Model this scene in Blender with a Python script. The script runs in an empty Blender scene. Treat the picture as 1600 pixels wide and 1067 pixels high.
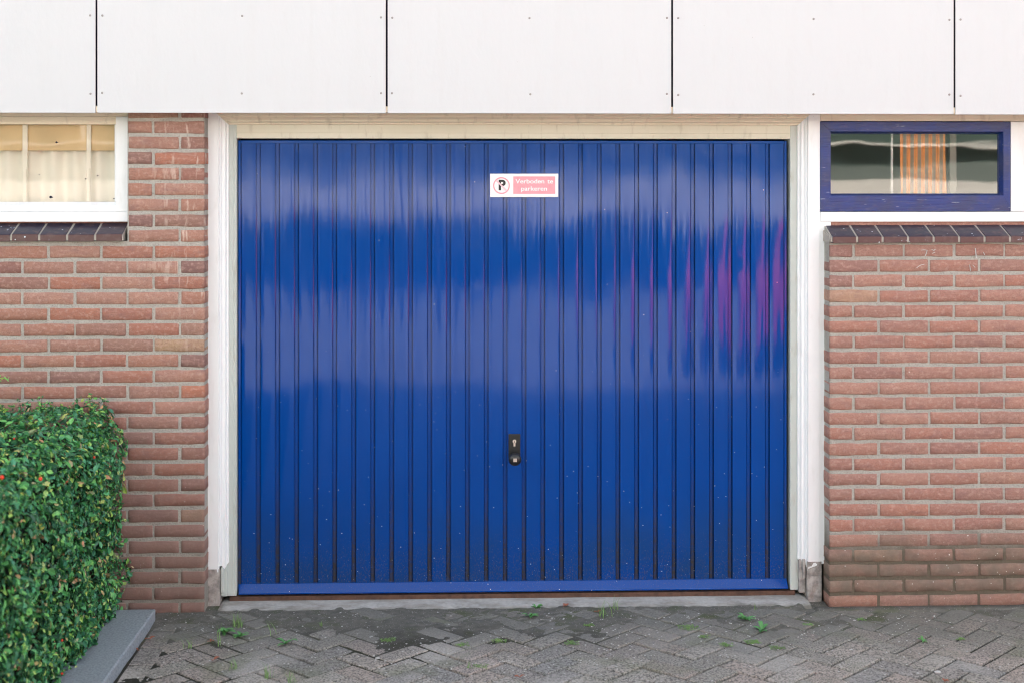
import bpy, bmesh, math, random
from mathutils import Vector, noise, Matrix
R = math.radians
random.seed(7)
SC = bpy.context.scene
COL = SC.collection

# ------------------------------------------------------------ camera, sky, sun, exposure
D, H, YAW, F, HY = 6.17, 1.85, math.atan(.0367), 2222.0, 284.0
cam = bpy.data.objects.new("camera", bpy.data.cameras.new("camera")); COL.objects.link(cam)
cam.location = (0, -D, H); cam.rotation_euler = (R(90), 0, -YAW)
cam.data.lens = F*36/1600; cam.data.sensor_width = 36
cam.data.shift_y = -(533.5-HY)/1600
cam.data.clip_start = .05; cam.data.clip_end = 500
cam.data.dof.use_dof = True; cam.data.dof.focus_distance = 6.2; cam.data.dof.aperture_fstop = 2.0
SC.camera = cam
SC.cycles.filter_width = 1.1
SUN_EL, SUN_AZ = R(50), R(8)
w = bpy.data.worlds.new("World"); SC.world = w; w.use_nodes = True
sky = w.node_tree.nodes.new("ShaderNodeTexSky"); sky.sky_type = 'NISHITA'; sky.sun_disc = False
sky.sun_elevation = SUN_EL; sky.sun_rotation = SUN_AZ
bg = w.node_tree.nodes["Background"]; bg.inputs[1].default_value = .15
sky.air_density = .7; sky.dust_density = 4.0; sky.ozone_density = .6
hs = w.node_tree.nodes.new("ShaderNodeHueSaturation"); hs.inputs["Saturation"].default_value = .42
wm_ = w.node_tree.nodes.new("ShaderNodeMix"); wm_.data_type = 'RGBA'; wm_.blend_type = 'MULTIPLY'; wm_.inputs[0].default_value = 1; wm_.inputs[7].default_value = (.99, 1, .965, 1)
w.node_tree.links.new(sky.outputs[0], hs.inputs["Color"]); w.node_tree.links.new(hs.outputs[0], wm_.inputs[6]); w.node_tree.links.new(wm_.outputs[2], bg.inputs[0])
sd = bpy.data.lights.new("sun", 'SUN'); sd.energy = 4.2; sd.angle = R(.5); sd.color = (1, .95, .88)
so = bpy.data.objects.new("sun", sd); COL.objects.link(so)
S = Vector((math.cos(SUN_EL)*math.sin(SUN_AZ), math.cos(SUN_EL)*math.cos(SUN_AZ), math.sin(SUN_EL)))
so.rotation_euler = S.to_track_quat('Z', 'Y').to_euler(); so.location = (0, 10, 14)
SC.view_settings.view_transform = 'Standard'; SC.view_settings.look = 'None'
SC.view_settings.gamma = 1; SC.view_settings.exposure = 2.44

# measured pixel (1600 wide photo) -> real place on the vertical plane y=Y, or on level z
def P(u, v, Y):
    x = (u-800)/F; y = (v-HY)/F; c, s = math.cos(YAW), math.sin(YAW)
    t = (Y+D)/(c-x*s)
    return (t*(s+x*c), H-t*y)
def G(u, v, z=0):
    x = (u-800)/F; y = (v-HY)/F; c, s = math.cos(YAW), math.sin(YAW)
    t = (H-z)/y
    return (t*(s+x*c), t*(c-x*s)-D)

# ------------------------------------------------------------ helpers
def tag(o, label=None, cat=None, group=None, kind=None):
    for k, v in (('label', label), ('category', cat), ('group', group), ('kind', kind)):
        if v: o[k] = v
    return o
def empty(name, loc=(0, 0, 0)):
    o = bpy.data.objects.new(name, None); COL.objects.link(o); o.location = loc; o.empty_display_size = .1
    return o
def link(name, me, m, parent=None, smooth=False, bevel=0, seg=2, origin=None):
    o = bpy.data.objects.new(name, me); COL.objects.link(o)
    if m: me.materials.append(m)
    if smooth:
        for p in me.polygons: p.use_smooth = True
    if bevel:
        b = o.modifiers.new("b", 'BEVEL'); b.width = bevel; b.segments = seg; b.limit_method = 'ANGLE'; b.angle_limit = R(35)
    if parent:
        o.parent = parent; o.matrix_parent_inverse = Matrix.Translation(-Vector(parent.location))
    return o
class MB:
    def __init__(s): s.v = []; s.f = []; s.c = []; s.mi = []
    def quadbox(s, x0, x1, y0, y1, z0, z1, c=None):
        n = len(s.v)
        s.v += [(x, y, z) for x in (x0, x1) for y in (y0, y1) for z in (z0, z1)]
        fs = [(0, 1, 3, 2), (4, 6, 7, 5), (0, 4, 5, 1), (2, 3, 7, 6), (0, 2, 6, 4), (1, 5, 7, 3)]
        s.f += [tuple(n+i for i in f) for f in fs]
        if c: s.c += [c]*6
        return s
    box = quadbox
    def poly(s, pts, c=None):
        n = len(s.v); s.v += [tuple(p) for p in pts]; s.f.append(tuple(range(n, n+len(pts))))
        if c: s.c.append(c)
    def prism(s, pts, y0, y1):   # outline (x,z) extruded in y
        n = len(s.v); k = len(pts)
        s.v += [(p[0], y0, p[1]) for p in pts] + [(p[0], y1, p[1]) for p in pts]
        s.f.append(tuple(n+i for i in range(k))); s.f.append(tuple(n+k+i for i in reversed(range(k))))
        for i in range(k):
            j = (i+1) % k; s.f.append((n+j, n+i, n+k+i, n+k+j))
        return s
    def loft(s, rings, close=True, cap=False):
        n = len(s.v); k = len(rings[0])
        for r in rings: s.v += [tuple(p) for p in r]
        for a in range(len(rings)-1):
            for i in range(k if close else k-1):
                j = (i+1) % k
                s.f.append((n+a*k+i, n+a*k+j, n+(a+1)*k+j, n+(a+1)*k+i))
        if cap:
            s.f.append(tuple(n+i for i in reversed(range(k))))
            s.f.append(tuple(n+(len(rings)-1)*k+i for i in range(k)))
        return s
    def lathe_y(s, cx, cz, prof, seg=24):   # prof: (radius, y)
        s.loft([[(cx+r*math.cos(2*math.pi*i/seg), y, cz+r*math.sin(2*math.pi*i/seg)) for i in range(seg)] for r, y in prof], cap=True)
        return s
    def build(s, name, m, parent=None, **k):
        me = bpy.data.meshes.new(name); me.from_pydata(s.v, [], s.f); me.update()
        bm = bmesh.new(); bm.from_mesh(me)
        if s.c and len(s.c) == len(s.f):
            lay = bm.loops.layers.float_color.new("tint")
            bm.faces.ensure_lookup_table()
            for i, f in enumerate(bm.faces):
                for l in f.loops: l[lay] = (*s.c[i], 1)
        if k.pop('fixn', True): bmesh.ops.recalc_face_normals(bm, faces=bm.faces)
        bm.to_mesh(me); bm.free()
        return link(name, me, m, parent, **k)
def nz(x, y, z=0, s=1): return noise.noise(Vector((x*s, y*s, z*s)))

# node material builder
class NM:
    def __init__(s, name, rough=.6, spec=.5, **kw):
        s.m = bpy.data.materials.new(name); s.m.use_nodes = True; s.t = s.m.node_tree
        s.b = s.t.nodes["Principled BSDF"]; s.b.inputs["Roughness"].default_value = rough
        s.b.inputs["Specular IOR Level"].default_value = spec
        for k, v in kw.items(): s.b.inputs[k.replace('_', ' ')].default_value = v
        s.co = s.t.nodes.new("ShaderNodeTexCoord"); s.geo = s.t.nodes.new("ShaderNodeNewGeometry")
    def put(s, sock, v):
        if isinstance(v, bpy.types.NodeSocket): s.t.links.new(v, sock)
        elif isinstance(v, (tuple, list)): sock.default_value = tuple(v)+(1,) if len(v) == 3 and len(sock.default_value) == 4 else v
        else: sock.default_value = v
    def noise(s, scale, detail=4, sc=(1, 1, 1), rough=.55, off=(0, 0, 0), out=0):
        mp = s.t.nodes.new("ShaderNodeMapping"); s.t.links.new(s.geo.outputs["Position"], mp.inputs[0])
        mp.inputs["Scale"].default_value = sc; mp.inputs["Location"].default_value = off
        n = s.t.nodes.new("ShaderNodeTexNoise"); n.inputs["Scale"].default_value = scale
        n.inputs["Detail"].default_value = detail; n.inputs["Roughness"].default_value = rough
        s.t.links.new(mp.outputs[0], n.inputs["Vector"]); return n.outputs[out]
    def voro(s, scale, sc=(1, 1, 1), feat='F1', out=0):
        mp = s.t.nodes.new("ShaderNodeMapping"); s.t.links.new(s.geo.outputs["Position"], mp.inputs[0])
        mp.inputs["Scale"].default_value = sc
        n = s.t.nodes.new("ShaderNodeTexVoronoi"); n.feature = feat; n.inputs["Scale"].default_value = scale
        s.t.links.new(mp.outputs[0], n.inputs["Vector"]); return n.outputs[out]
    def ramp(s, v, *st):
        r = s.t.nodes.new("ShaderNodeValToRGB"); s.t.links.new(v, r.inputs[0]); e = r.color_ramp.elements
        while len(e) < len(st): e.new(.5)
        for el, (p, c) in zip(e, st):
            el.position = p; el.color = (c, c, c, 1) if isinstance(c, (int, float)) else (*c, 1)
        return r.outputs[0]
    def mix(s, f, a, b, mode='MIX'):
        n = s.t.nodes.new("ShaderNodeMix"); n.data_type = 'RGBA'; n.blend_type = mode
        s.put(n.inputs[0], f); s.put(n.inputs[6], a); s.put(n.inputs[7], b); return n.outputs[2]
    def math(s, op, a, b=0, clamp=False):
        n = s.t.nodes.new("ShaderNodeMath"); n.operation = op; n.use_clamp = clamp
        s.put(n.inputs[0], a); s.put(n.inputs[1], b); return n.outputs[0]
    def xyz(s, i):
        n = s.t.nodes.new("ShaderNodeSeparateXYZ"); s.t.links.new(s.geo.outputs["Position"], n.inputs[0]); return n.outputs[i]
    def attr(s, name="tint"):
        n = s.t.nodes.new("ShaderNodeAttribute"); n.attribute_name = name
        p = s.t.nodes.new("ShaderNodeSeparateColor"); s.t.links.new(n.outputs[0], p.inputs[0]); return p.outputs
    def rng(s, v, a, b, c=0, d=1):
        n = s.t.nodes.new("ShaderNodeMapRange"); s.put(n.inputs[0], v)
        for i, q in enumerate((a, b, c, d)): n.inputs[i+1].default_value = q
        return n.outputs[0]
    def col(s, v): s.put(s.b.inputs["Base Color"], v); return s
    def rough(s, v): s.put(s.b.inputs["Roughness"], v); return s
    def bump(s, h, dist=.002, st=1):
        n = s.t.nodes.new("ShaderNodeBump"); n.inputs["Strength"].default_value = st; n.inputs["Distance"].default_value = dist
        s.put(n.inputs["Height"], h); s.t.links.new(n.outputs[0], s.b.inputs["Normal"]); return s

# ------------------------------------------------------------ materials
def m_brick():
    n = NM("brick", .85, .3); t = n.attr()
    base = n.ramp(t[0], (0, (.345, .165, .115)), (.3, (.385, .21, .155)), (.5, (.26, .135, .105)), (.7, (.40, .16, .10)), (.85, (.20, .11, .098)), (.96, (.32, .18, .13)), (.99, (.40, .27, .16)))
    x = n.xyz(0); z = n.xyz(2)
    pink = n.mix(n.rng(x, .5, 1.4), base, n.mix(.45, base, (.41, .215, .17)))
    c = n.mix(n.math('MULTIPLY', n.ramp(n.noise(9, 5), (.4, 0), (.62, 1)), .5), pink, n.mix(.5, pink, (.30, .17, .15)))
    c = n.mix(n.math('MULTIPLY', n.ramp(n.noise(30, 4, (.5, 1, 3)), (.5, 0), (.7, 1)), .35), c, (.50, .31, .24))
    c = n.mix(n.ramp(n.noise(260, 3), (.5, 0), (.68, .6)), c, (.20, .11, .09))
    c = n.mix(n.ramp(n.noise(60, 6, (.9, 1, 1.1), off=(2, 7, 1)), (.5, 0), (.7, .4)), c, (.56, .38, .31))
    c = n.mix(n.ramp(n.noise(17, 5, (.6, 1, 1.5), off=(4, 1, 6)), (.55, 0), (.7, .55)), c, (.24, .13, .12))
    # duller browner fired bricks in the lower courses left, algae and splash dirt near the paving
    low = n.rng(n.math('ADD', z, n.math('MULTIPLY', n.noise(3, 3), .5)), 1.25, .55)
    lf = n.rng(x, .4, -.8)
    c = n.mix(n.math('MULTIPLY', n.math('MULTIPLY', low, lf), .75), c, (.235, .145, .125))
    g = n.rng(n.math('ADD', z, n.math('MULTIPLY', n.noise(4, 5), .30)), .50, .33)
    top = n.rng(n.math('ADD', z, n.math('MULTIPLY', n.noise(30, 4), .05)), .055, .08, .45, 1)
    g = n.math('MULTIPLY', n.math('MULTIPLY', g, top), n.rng(x, .5, 1.2, .25, 1))
    c = n.mix(n.math('MULTIPLY', g, n.rng(n.noise(11, 4), .3, .65, .5, .9)), c, n.mix(n.noise(40, 4), (.12, .095, .072), (.20, .165, .125)))
    # old white paint smears beside the timber frame
    sm = n.math('MULTIPLY', n.rng(x, -1.40, -1.16), n.rng(x, 0, -.5))
    sm = n.math('MULTIPLY', sm, n.rng(z, 1.0, 1.5))
    c = n.mix(n.math('MULTIPLY', sm, n.ramp(n.noise(22, 4, (1.6, 1, .35)), (.56, 0), (.64, .6))), c, (.66, .54, .45))
    c = n.mix(n.ramp(n.voro(9), (.018, 1), (.024, 0)), c, (.8, .77, .72))
    c = n.mix(n.math('MULTIPLY', g, n.ramp(n.voro(38), (.07, 1), (.09, 0))), c, (.62, .6, .55))
    n.col(c); h = n.math('ADD', n.noise(70, 5), n.math('MULTIPLY', n.noise(400, 3), .4)); n.bump(h, .0022, .8)
    return n.m
def m_mortar():
    n = NM("mortar", .95, .2); z = n.xyz(2); x = n.xyz(0)
    c = n.mix(n.noise(14, 5), (.36, .335, .29), (.48, .455, .41)); c = n.mix(n.ramp(n.noise(180, 3), (.5, 0), (.75, .6)), c, (.2, .18, .16))
    g = n.math('MULTIPLY', n.rng(n.math('ADD', z, n.math('MULTIPLY', n.noise(6, 4), .16)), .42, .30), n.rng(x, .5, 1.2, .35, 1))
    c = n.mix(g, c, (.14, .115, .085)); n.col(c)
    n.bump(n.math('ADD', n.noise(110, 4), n.math('MULTIPLY', n.noise(350, 2), .5)), .004, 1); return n.m
def m_blue():
    n = NM("blue_gloss_paint", .1, .31); z = n.xyz(2)
    c = n.mix(n.noise(2.5, 3), (.0001, .044, .24), (.0002, .057, .295))
    # rain splash: grey brown dirt thrown up from the paving, and white specks
    f = n.rng(z, .36, .09); f = n.math('MULTIPLY', n.math('MULTIPLY', f, f), n.rng(z, .070, .074, .25, 1))
    d = n.math('MULTIPLY', f, n.ramp(n.noise(190, 5, (1, 1, .6)), (.50, 0), (.66, 1)))
    c = n.mix(n.math('MULTIPLY', d, .5), c, (.12, .085, .065))
    gr = n.math('MULTIPLY', n.rng(z, .5, .08), n.rng(n.noise(3, 3), .3, .7)); x = n.xyz(0)
    c = n.mix(n.math('MULTIPLY', n.math('MULTIPLY', gr, n.rng(z, .070, .074, .1, 1)), .7), c, (.015, .045, .10))
    # dirt settled in the grooves
    u_ = n.math('ABSOLUTE', n.math('SUBTRACT', n.math('FRACT', n.math('DIVIDE', n.math('ADD', x, 10*.0842-.2434+.0421), .0842)), .5))
    gv_ = n.math('MULTIPLY', n.rng(u_, .385, .41), n.rng(z, .60, .15))
    c = n.mix(n.math('MULTIPLY', gv_, n.math('MULTIPLY', n.rng(z, .070, .074, 0, 1), n.ramp(n.noise(60, 4), (.3, .35), (.6, .9)))), c, (.05, .045, .04))
    v = n.ramp(n.voro(26), (.045, 1), (.055, 0)); c = n.mix(n.math('MULTIPLY', v, n.rng(z, 1.15, .2, .0, .9)), c, (.5, .58, .62))
    v2 = n.ramp(n.voro(9), (.016, 1), (.02, 0)); c = n.mix(v2, c, (.5, .5, .5))
    v3 = n.ramp(n.voro(70), (.10, 1), (.13, 0)); c = n.mix(n.math('MULTIPLY', v3, n.math('MULTIPLY', f, .4)), c, (.34, .32, .28))
    n.col(c); n.rough(n.math('ADD', n.rng(n.noise(6, 4), .3, .7, .05, .09), n.math('MULTIPLY', f, .10)))
    n.bump(n.noise(34, 2, (1, 1, .12)), .00010, .5); return n.m
def m_sash():
    n = NM("weathered_blue_paint", .38, .5); x = n.xyz(0)
    c = n.mix(n.ramp(n.noise(9, 4), (.42, 0), (.62, 1)), (.002, .026, .17), (.015, .03, .12))
    c = n.mix(n.ramp(n.noise(40, 5, (.5, 1, 2)), (.56, 0), (.68, .3)), c, (.08, .08, .15))
    c = n.mix(n.ramp(n.noise(60, 3, (.2, 1, 2), off=(3, 0, 1)), (.66, 0), (.72, .7)), c, (.38, .42, .5))
    n.col(c); n.bump(n.noise(60, 4, (.15, 1, 2.5)), .0025, .8); return n.m
def m_white(name, a, b, rough=.45, streak=0, dirt=(.35, .3, .22), da=.25):
    n = NM(name, rough, .4)
    c = n.mix(n.noise(4, 4, (1, 1, .4)), a, b)
    c = n.mix(n.math('MULTIPLY', n.ramp(n.noise(22, 5, (1.4, 1, .35)), (.56, 0), (.72, 1)), da), c, dirt)
    if streak:
        c = n.mix(n.math('MULTIPLY', n.ramp(n.noise(9, 5, (2.2, 1, .18)), (.5, 0), (.72, 1)), streak*.5), c, (.54, .50, .47))
    c = n.mix(n.ramp(n.voro(13), (.012, .8), (.016, 0)), c, (.15, .12, .1))
    n.col(c); n.bump(n.noise(45, 4, (1, 1, .5)), .0012, .5); return n.m
def m_flat(name, c, rough=.6, metal=0, var=.0, spec=.5, sc=20, bmp=0, **kw):
    n = NM(name, rough, spec, Metallic=metal, **kw)
    if var: n.col(n.mix(n.math('MULTIPLY', n.ramp(n.noise(sc, 5), (.4, 0), (.65, 1)), var), c, tuple(q*.35 for q in c)))
    else: n.col(c)
    if bmp: n.bump(n.noise(sc*4, 4), bmp, .8)
    return n.m
def m_glass(name, ior):
    m = bpy.data.materials.new(name); m.use_nodes = True; t = m.node_tree; t.nodes.clear()
    o = t.nodes.new("ShaderNodeOutputMaterial"); mx = t.nodes.new("ShaderNodeMixShader")
    fr = t.nodes.new("ShaderNodeFresnel"); fr.inputs[0].default_value = ior
    tr = t.nodes.new("ShaderNodeBsdfTransparent"); tr.inputs[0].default_value = (.97, .965, .95, 1)
    gl = t.nodes.new("ShaderNodeBsdfGlossy"); gl.inputs["Roughness"].default_value = .01
    g = t.nodes.new("ShaderNodeNewGeometry"); mp = t.nodes.new("ShaderNodeMapping"); mp.inputs["Scale"].default_value = (1, 1, 2.2)
    nn = t.nodes.new("ShaderNodeTexNoise"); nn.inputs["Scale"].default_value = 3.2; nn.inputs["Detail"].default_value = 1
    b = t.nodes.new("ShaderNodeBump"); b.inputs["Distance"].default_value = .0007; b.inputs["Strength"].default_value = .6
    L = t.links.new
    L(g.outputs["Position"], mp.inputs[0]); L(mp.outputs[0], nn.inputs["Vector"]); L(nn.outputs[0], b.inputs["Height"]); L(b.outputs[0], gl.inputs["Normal"])
    L(fr.outputs[0], mx.inputs[0]); L(tr.outputs[0], mx.inputs[1]); L(gl.outputs[0], mx.inputs[2]); L(mx.outputs[0], o.inputs[0])
    return m
def m_paver():
    n = NM("concrete_paver", .92, .25); t = n.attr()
    c = n.ramp(t[0], (0, (.31, .29, .255)), (.45, (.42, .385, .34)), (.7, (.40, .335, .29)), (.85, (.30, .29, .275)), (1, (.42, .35, .31)))
    c = n.mix(n.ramp(n.noise(120, 4), (.45, 0), (.6, .9)), c, (.10, .095, .085))
    c = n.mix(n.ramp(n.voro(120), (.12, .8), (.2, 0)), c, (.50, .48, .45))
    y = n.xyz(1); x = n.xyz(0)
    c = n.mix(n.ramp(n.noise(2.6, 5, off=(1, 6, 0)), (.5, 0), (.68, .5)), c, (.50, .47, .43)); a = n.rng(n.math('ADD', y, n.math('MULTIPLY', n.noise(2.2, 4), 1.1)), -.2, .3)
    c = n.mix(n.math('MULTIPLY', a, .75), c, n.mix(n.noise(25, 5), (.10, .105, .085), (.22, .21, .19)))
    c = n.mix(n.math('MULTIPLY', n.ramp(n.noise(3.5, 4, off=(5, 2, 0)), (.55, 0), (.7, 1)), .45), c, (.13, .15, .08))
    n.col(c); n.bump(n.math('ADD', n.noise(140, 4), n.math('MULTIPLY', n.noise(30, 4), .8)), .004, 1); return n.m
def m_silt():
    n = NM("mossy_joint_silt", .97, .15)
    c = n.mix(n.noise(30, 5), (.075, .078, .064), (.24, .225, .20))
    c = n.mix(n.ramp(n.noise(6, 5), (.52, 0), (.66, .7)), c, (.10, .12, .055))
    c = n.mix(n.ramp(n.voro(95), (.12, .9), (.2, 0)), c, (.42, .40, .37)); c = n.mix(n.ramp(n.voro(33), (.06, 1), (.08, 0)), c, (.42, .40, .37))
    n.col(c); n.col(n.mix(n.math('MULTIPLY', n.rng(n.math('ADD', n.xyz(1), n.math('MULTIPLY', n.noise(4, 3), .5)), .05, -.35), .85), c, (.028, .028, .021)))
    n.bump(n.math('ADD', n.noise(90, 5), n.noise(300, 2)), .006, 1); return n.m
def m_leaf():
    n = NM("leaf", .36, .5); t = n.attr()
    c = n.ramp(t[0], (0, (.008, .040, .014)), (.35, (.020, .11, .030)), (.6, (.07, .28, .06)), (.82, (.21, .52, .11)), (.9, (.42, .52, .10)), (.97, (.50, .36, .18)), (1, (.50, .24, .12)))
    c = n.mix(t[1], c, n.mix(.5, c, (.10, .42, .24)))
    n.col(c)
    return n.m
M = dict(
    brick=m_brick(), mortar=m_mortar(), blue=m_blue(), sash=m_sash(),
    panel=m_white("white_cladding", (.60, .60, .605), (.585, .588, .592), .6, .16, (.52, .49, .47), .10),
    frame=m_white("white_frame_paint", (.86, .87, .87), (.82, .83, .83), .4, da=.12),
    head=m_white("warm_shade_frame_paint", (.84, .76, .62), (.72, .62, .46), .45, da=.4),  # warm bounce and shade under the panel overhang, put into the colour
    steel=m_white("grey_green_primer", (.55, .59, .55), (.47, .50, .47), .5, da=.4),
    steelhead=m_white("warm_shade_primer", (.72, .69, .58), (.60, .56, .44), .5, da=.5),  # steel head coloured with the same warm shade
    plinth=m_flat("chipped_cement", (.44, .40, .37), .9, var=.7, sc=30, bmp=.006),
    conc=m_flat("worn_concrete", (.50, .485, .46), .9, var=.6, sc=70, bmp=.006),
    rust=m_flat("rusty_brown_strip", (.11, .055, .035), .85, var=.6, sc=40, bmp=.003),
    kerb=m_flat("blue_grey_stone", (.37, .42, .455), .8, var=.5, sc=110, bmp=.006),
    tile=None, grout=m_flat("pale_grout", (.42, .38, .33), .9, bmp=.002),
    screw=m_flat("screw_head", (.30, .28, .27), .4, .8),
    black=m_flat("black_handle", (.012, .013, .014), .28), silver=m_flat("brass_nickel", (.75, .66, .60), .3, .9),
    signw=m_flat("sign_white", (.84, .83, .83), .35), signp=m_flat("faded_red_print", (.80, .33, .38), .45, var=.12, sc=60),
    signpp=m_flat("pale_pink_print", (.84, .55, .60), .45), signk=m_flat("black_print", (.01, .01, .012), .5),
    dark=m_flat("dark_batten", (.012, .012, .03), .9), glass=m_glass("window_glass", 1.62), glass2=m_glass("clear_window_glass", 1.38),
    room=m_flat("room_plaster", (.36, .36, .32), .9), amber=m_flat("amber_blind", (.78, .58, .33), .8, var=.2, sc=5),
    net=None, silt=m_silt(), paver=m_paver(), leaf=m_leaf(),
    twig=m_flat("twig", (.08, .055, .035), .9), soil=m_flat("soil", (.045, .035, .025), 1, var=.5, sc=20, bmp=.01),
    red=m_flat("red_car_paint", (.85, .03, .06), .4), tyre=m_flat("tyre", (.02, .02, .02), .8),
    carglass=m_flat("car_glass", (.02, .02, .025), .08), asphalt=m_flat("street_paving", (.32, .305, .29), .9, var=.55, sc=.7),
    fb=m_flat("far_cream_render", (.72, .68, .62), .8, var=.1, sc=1), fg=m_flat("far_grey_green_panel", (.15, .18, .16), .7),
    fd=m_flat("far_dark_green_panel", (.05, .085, .07), .5), grass=m_flat("grass", (.20, .34, .11), .55, var=.3, sc=30), weed=m_flat("weed_leaf", (.11, .31, .09), .5, var=.3, sc=40),
    dry=m_flat("dead_leaf", (.34, .12, .07), .8, var=.4, sc=50), berry=m_flat("red_berry", (.65, .04, .01), .4),
    chip=m_flat("pale_chip", (.55, .55, .54), .7), grit=m_flat("pale_grit", (.50, .49, .47), .8), foil=m_flat("opposite_hedge_leaf", (.018, .045, .016), .9, var=.5, sc=6, bmp=.05))
n = NM("worn_threshold_concrete", .92, .2)
c = n.mix(n.noise(60, 6), (.32, .31, .29), (.60, .58, .55)); c = n.mix(n.math('MULTIPLY', n.ramp(n.noise(7, 4, (1, 2, 1)), (.45, 0), (.62, 1)), .5), c, (.25, .22, .18))
c = n.mix(n.rng(n.math('ADD', n.xyz(2), n.math('MULTIPLY', n.noise(16, 5), .020)), .012, .003), c, (.17, .16, .135))
n.col(c); n.bump(n.noise(120, 5), .005, 1); M['conc'] = n.m
n = NM("dark_glazed_tile", .42, .5); t = n.attr()
c = n.mix(t[0], (.022, .020, .042), (.045, .030, .045)); c = n.mix(n.rng(n.xyz(1), -.0222, -.0232), c, (.085, .035, .032))
c = n.mix(n.ramp(n.noise(35, 4), (.5, 0), (.68, .6)), c, (.12, .075, .07))
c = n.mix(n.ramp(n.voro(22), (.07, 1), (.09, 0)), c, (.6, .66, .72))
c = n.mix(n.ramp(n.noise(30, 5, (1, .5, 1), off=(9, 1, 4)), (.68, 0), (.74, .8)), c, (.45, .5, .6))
n.col(c); n.bump(n.noise(90, 3), .001, .6); M['tile'] = n.m
n = NM("net_curtain", .9, .1); n.b.inputs["Transmission Weight"].default_value = 0
n.col((.92, .87, .77)); M['net'] = n.m
def m_stripe():
    n = NM("striped_curtain", .85, .2); x = n.xyz(0)
    wv = n.math('SINE', n.math('MULTIPLY', x, 2*math.pi/.0335))
    n.col(n.mix(n.ramp(n.math('ADD', n.math('MULTIPLY', wv, .5), .5), (.15, 0), (.32, 1)), (.40, .36, .28), (.86, .38, .13))); return n.m
M['stripe'] = m_stripe()

# ------------------------------------------------------------ setting: street, building mass, street opposite
gx = MB(); gx.box(-60, 60, -70, 20, -.4, -.045); tag(gx.build('ground', M['asphalt']), kind='structure')
UZ = P(718, 178, -.09)[1]                     # underside of the cladding
bld = empty('apartment_building', (0, 4, 0))
tag(bld, 'apartment block rising above and behind the white cladding and the garage', 'building')
MB().box(-15, 15, -.03, 9, UZ+.035, 7.7).build('upper_floors', M['dark'], bld)
ws = MB(); ws.box(-15, -3.52, 0, 9, -.04, UZ+.03); ws.box(3.72, 15, 0, 9, -.04, UZ+.03); ws.box(-3.5, 3.7, 3.4, 9, -.04, UZ+.03)
ws.build('wing', M['fb'], bld)
for x, y in ((-1.2, .3), (1.56, .3), (-3.5, .13), (3.66, .13)): MB().box(x, x+.06, y, 3.38, 0, UZ+.02).build('inner_wall', M['room'], bld)
MB().box(-15.2, 15.2, -.2, 9.2, 7.72, 7.85).build('roof', M['fb'], bld)

# across the street: what the paint and the panes mirror
ob = empty('apartment_building', (0, -27, 0)); tag(ob, 'long cream building across the street behind the camera', 'building')
def oband(name, z0, z1, y, m): MB().box(-34, 34, -32, y, z0, z1).build(name, m, ob)
oband('wall', -.04, 1.87, -27.0, M['fb']); oband('wall', 1.87, 2.25, -27.05, M['fg']); oband('wall', 2.25, 2.65, -27.1, M['fd'])
oband('string_course', 2.65, 2.72, -26.8, M['fb']); oband('wall', 2.72, 3.4, -27.1, M['fd']); oband('wall', 3.4, 4.7, -27.0, M['fd'])
oband('balcony_band', 4.7, 8.2, -26.6, M['fb'])
ws = MB()
for i in [q for q in range(-14, 15) if q not in (4, 5, 6)]: ws.box(i*2.2, i*2.2+.12, -27.04, -26.96, 1.88, 3.39)
ws.build('mullions', M['fb'], ob)['kind'] = 'stuff'
hd = MB()
for i in range(260):
    x = -20+i*.16+random.uniform(-.1, .1)
    if 3 < x < 0: continue
    for k in range(4):
        a = random.uniform(.22, .36); z = random.uniform(.1, 1.0); y = -19+random.uniform(-.4, .4)
        hd.loft([[(x+a*s*math.cos(q), y+a*s*math.sin(q), z+a*h) for q in [j*math.pi/3+random.uniform(-.3, .3) for j in range(6)]] for s, h in ((.2, -1), (.9, -.4), (1, .3), (.2, .95))], cap=True)
tag(hd.build('clipped_hedge', M['foil']), 'long dark clipped hedge on the far side of the street behind the camera', 'hedge')

# cars parked along the street, behind the camera, mirrored in the door paint
def make_car(cx0, yc, m, lab):
    car = empty('parked_car', (cx0+2, yc, 0)); tag(car, lab, 'car', 'cars parked behind the camera')
    side = [(0, .28), (0, .75), (.1, .9), (.75, .98), (1.35, 1.42), (2.7, 1.46), (3.5, 1.0), (4.0, .92), (4.08, .35), (3.9, .24), (.2, .22)]
    b = MB(); b.loft([[(cx0+x, yc+y, z*(1 if abs(y) < .7 else .96)) for x, z in side] for y in (-.85, -.65, .65, .85)], cap=True); b.build('body', m, car, smooth=False, bevel=.05)
    for y0, y1 in ((-.87, -.84), (.84, .87)): g_ = MB(); g_.prism([(cx0+.95, .98), (cx0+1.42, 1.33), (cx0+2.65, 1.36), (cx0+3.25, 1.0)], yc+y0, yc+y1); g_.build('side_window', M['carglass'], car)
    for x in (.75, 3.3):
        for y0 in (-.88, .68):
            wm = MB(); wm.lathe_y(cx0+x, .30, [(.2, yc+y0), (.32, yc+y0+.02), (.32, yc+y0+.2), (.2, yc+y0+.22)]); wm.build('wheel', M['tyre'], car)
make_car(2.6, -8.5, M['red'], 'small red parked car behind the camera, mirrored in the blue door')
make_car(-7.6, -12.5, m_flat("dark_car_paint", (.02, .025, .035), .25), 'small dark parked car behind the camera')
tr = empty('added_street_tree', (-.75, -12.6, 0)); tag(tr, 'added street tree with a bare dark trunk behind the camera, to be mirrored in the door', 'tree')  # unseen tree, added to break up the door reflection with a dark gap
b = MB(); b.loft([[(-.75+.14*(1-z*.08)*math.cos(a)+.03*math.sin(z*2), -12.6+.14*math.sin(a), z) for a in [i*math.pi/5 for i in range(10)]] for z in [-.04, .1, .6, 1.2, 1.8, 2.4, 3.0, 3.6, 4.2]], cap=True); b.build('trunk', M['twig'], tr, smooth=True)
b = MB()
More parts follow.
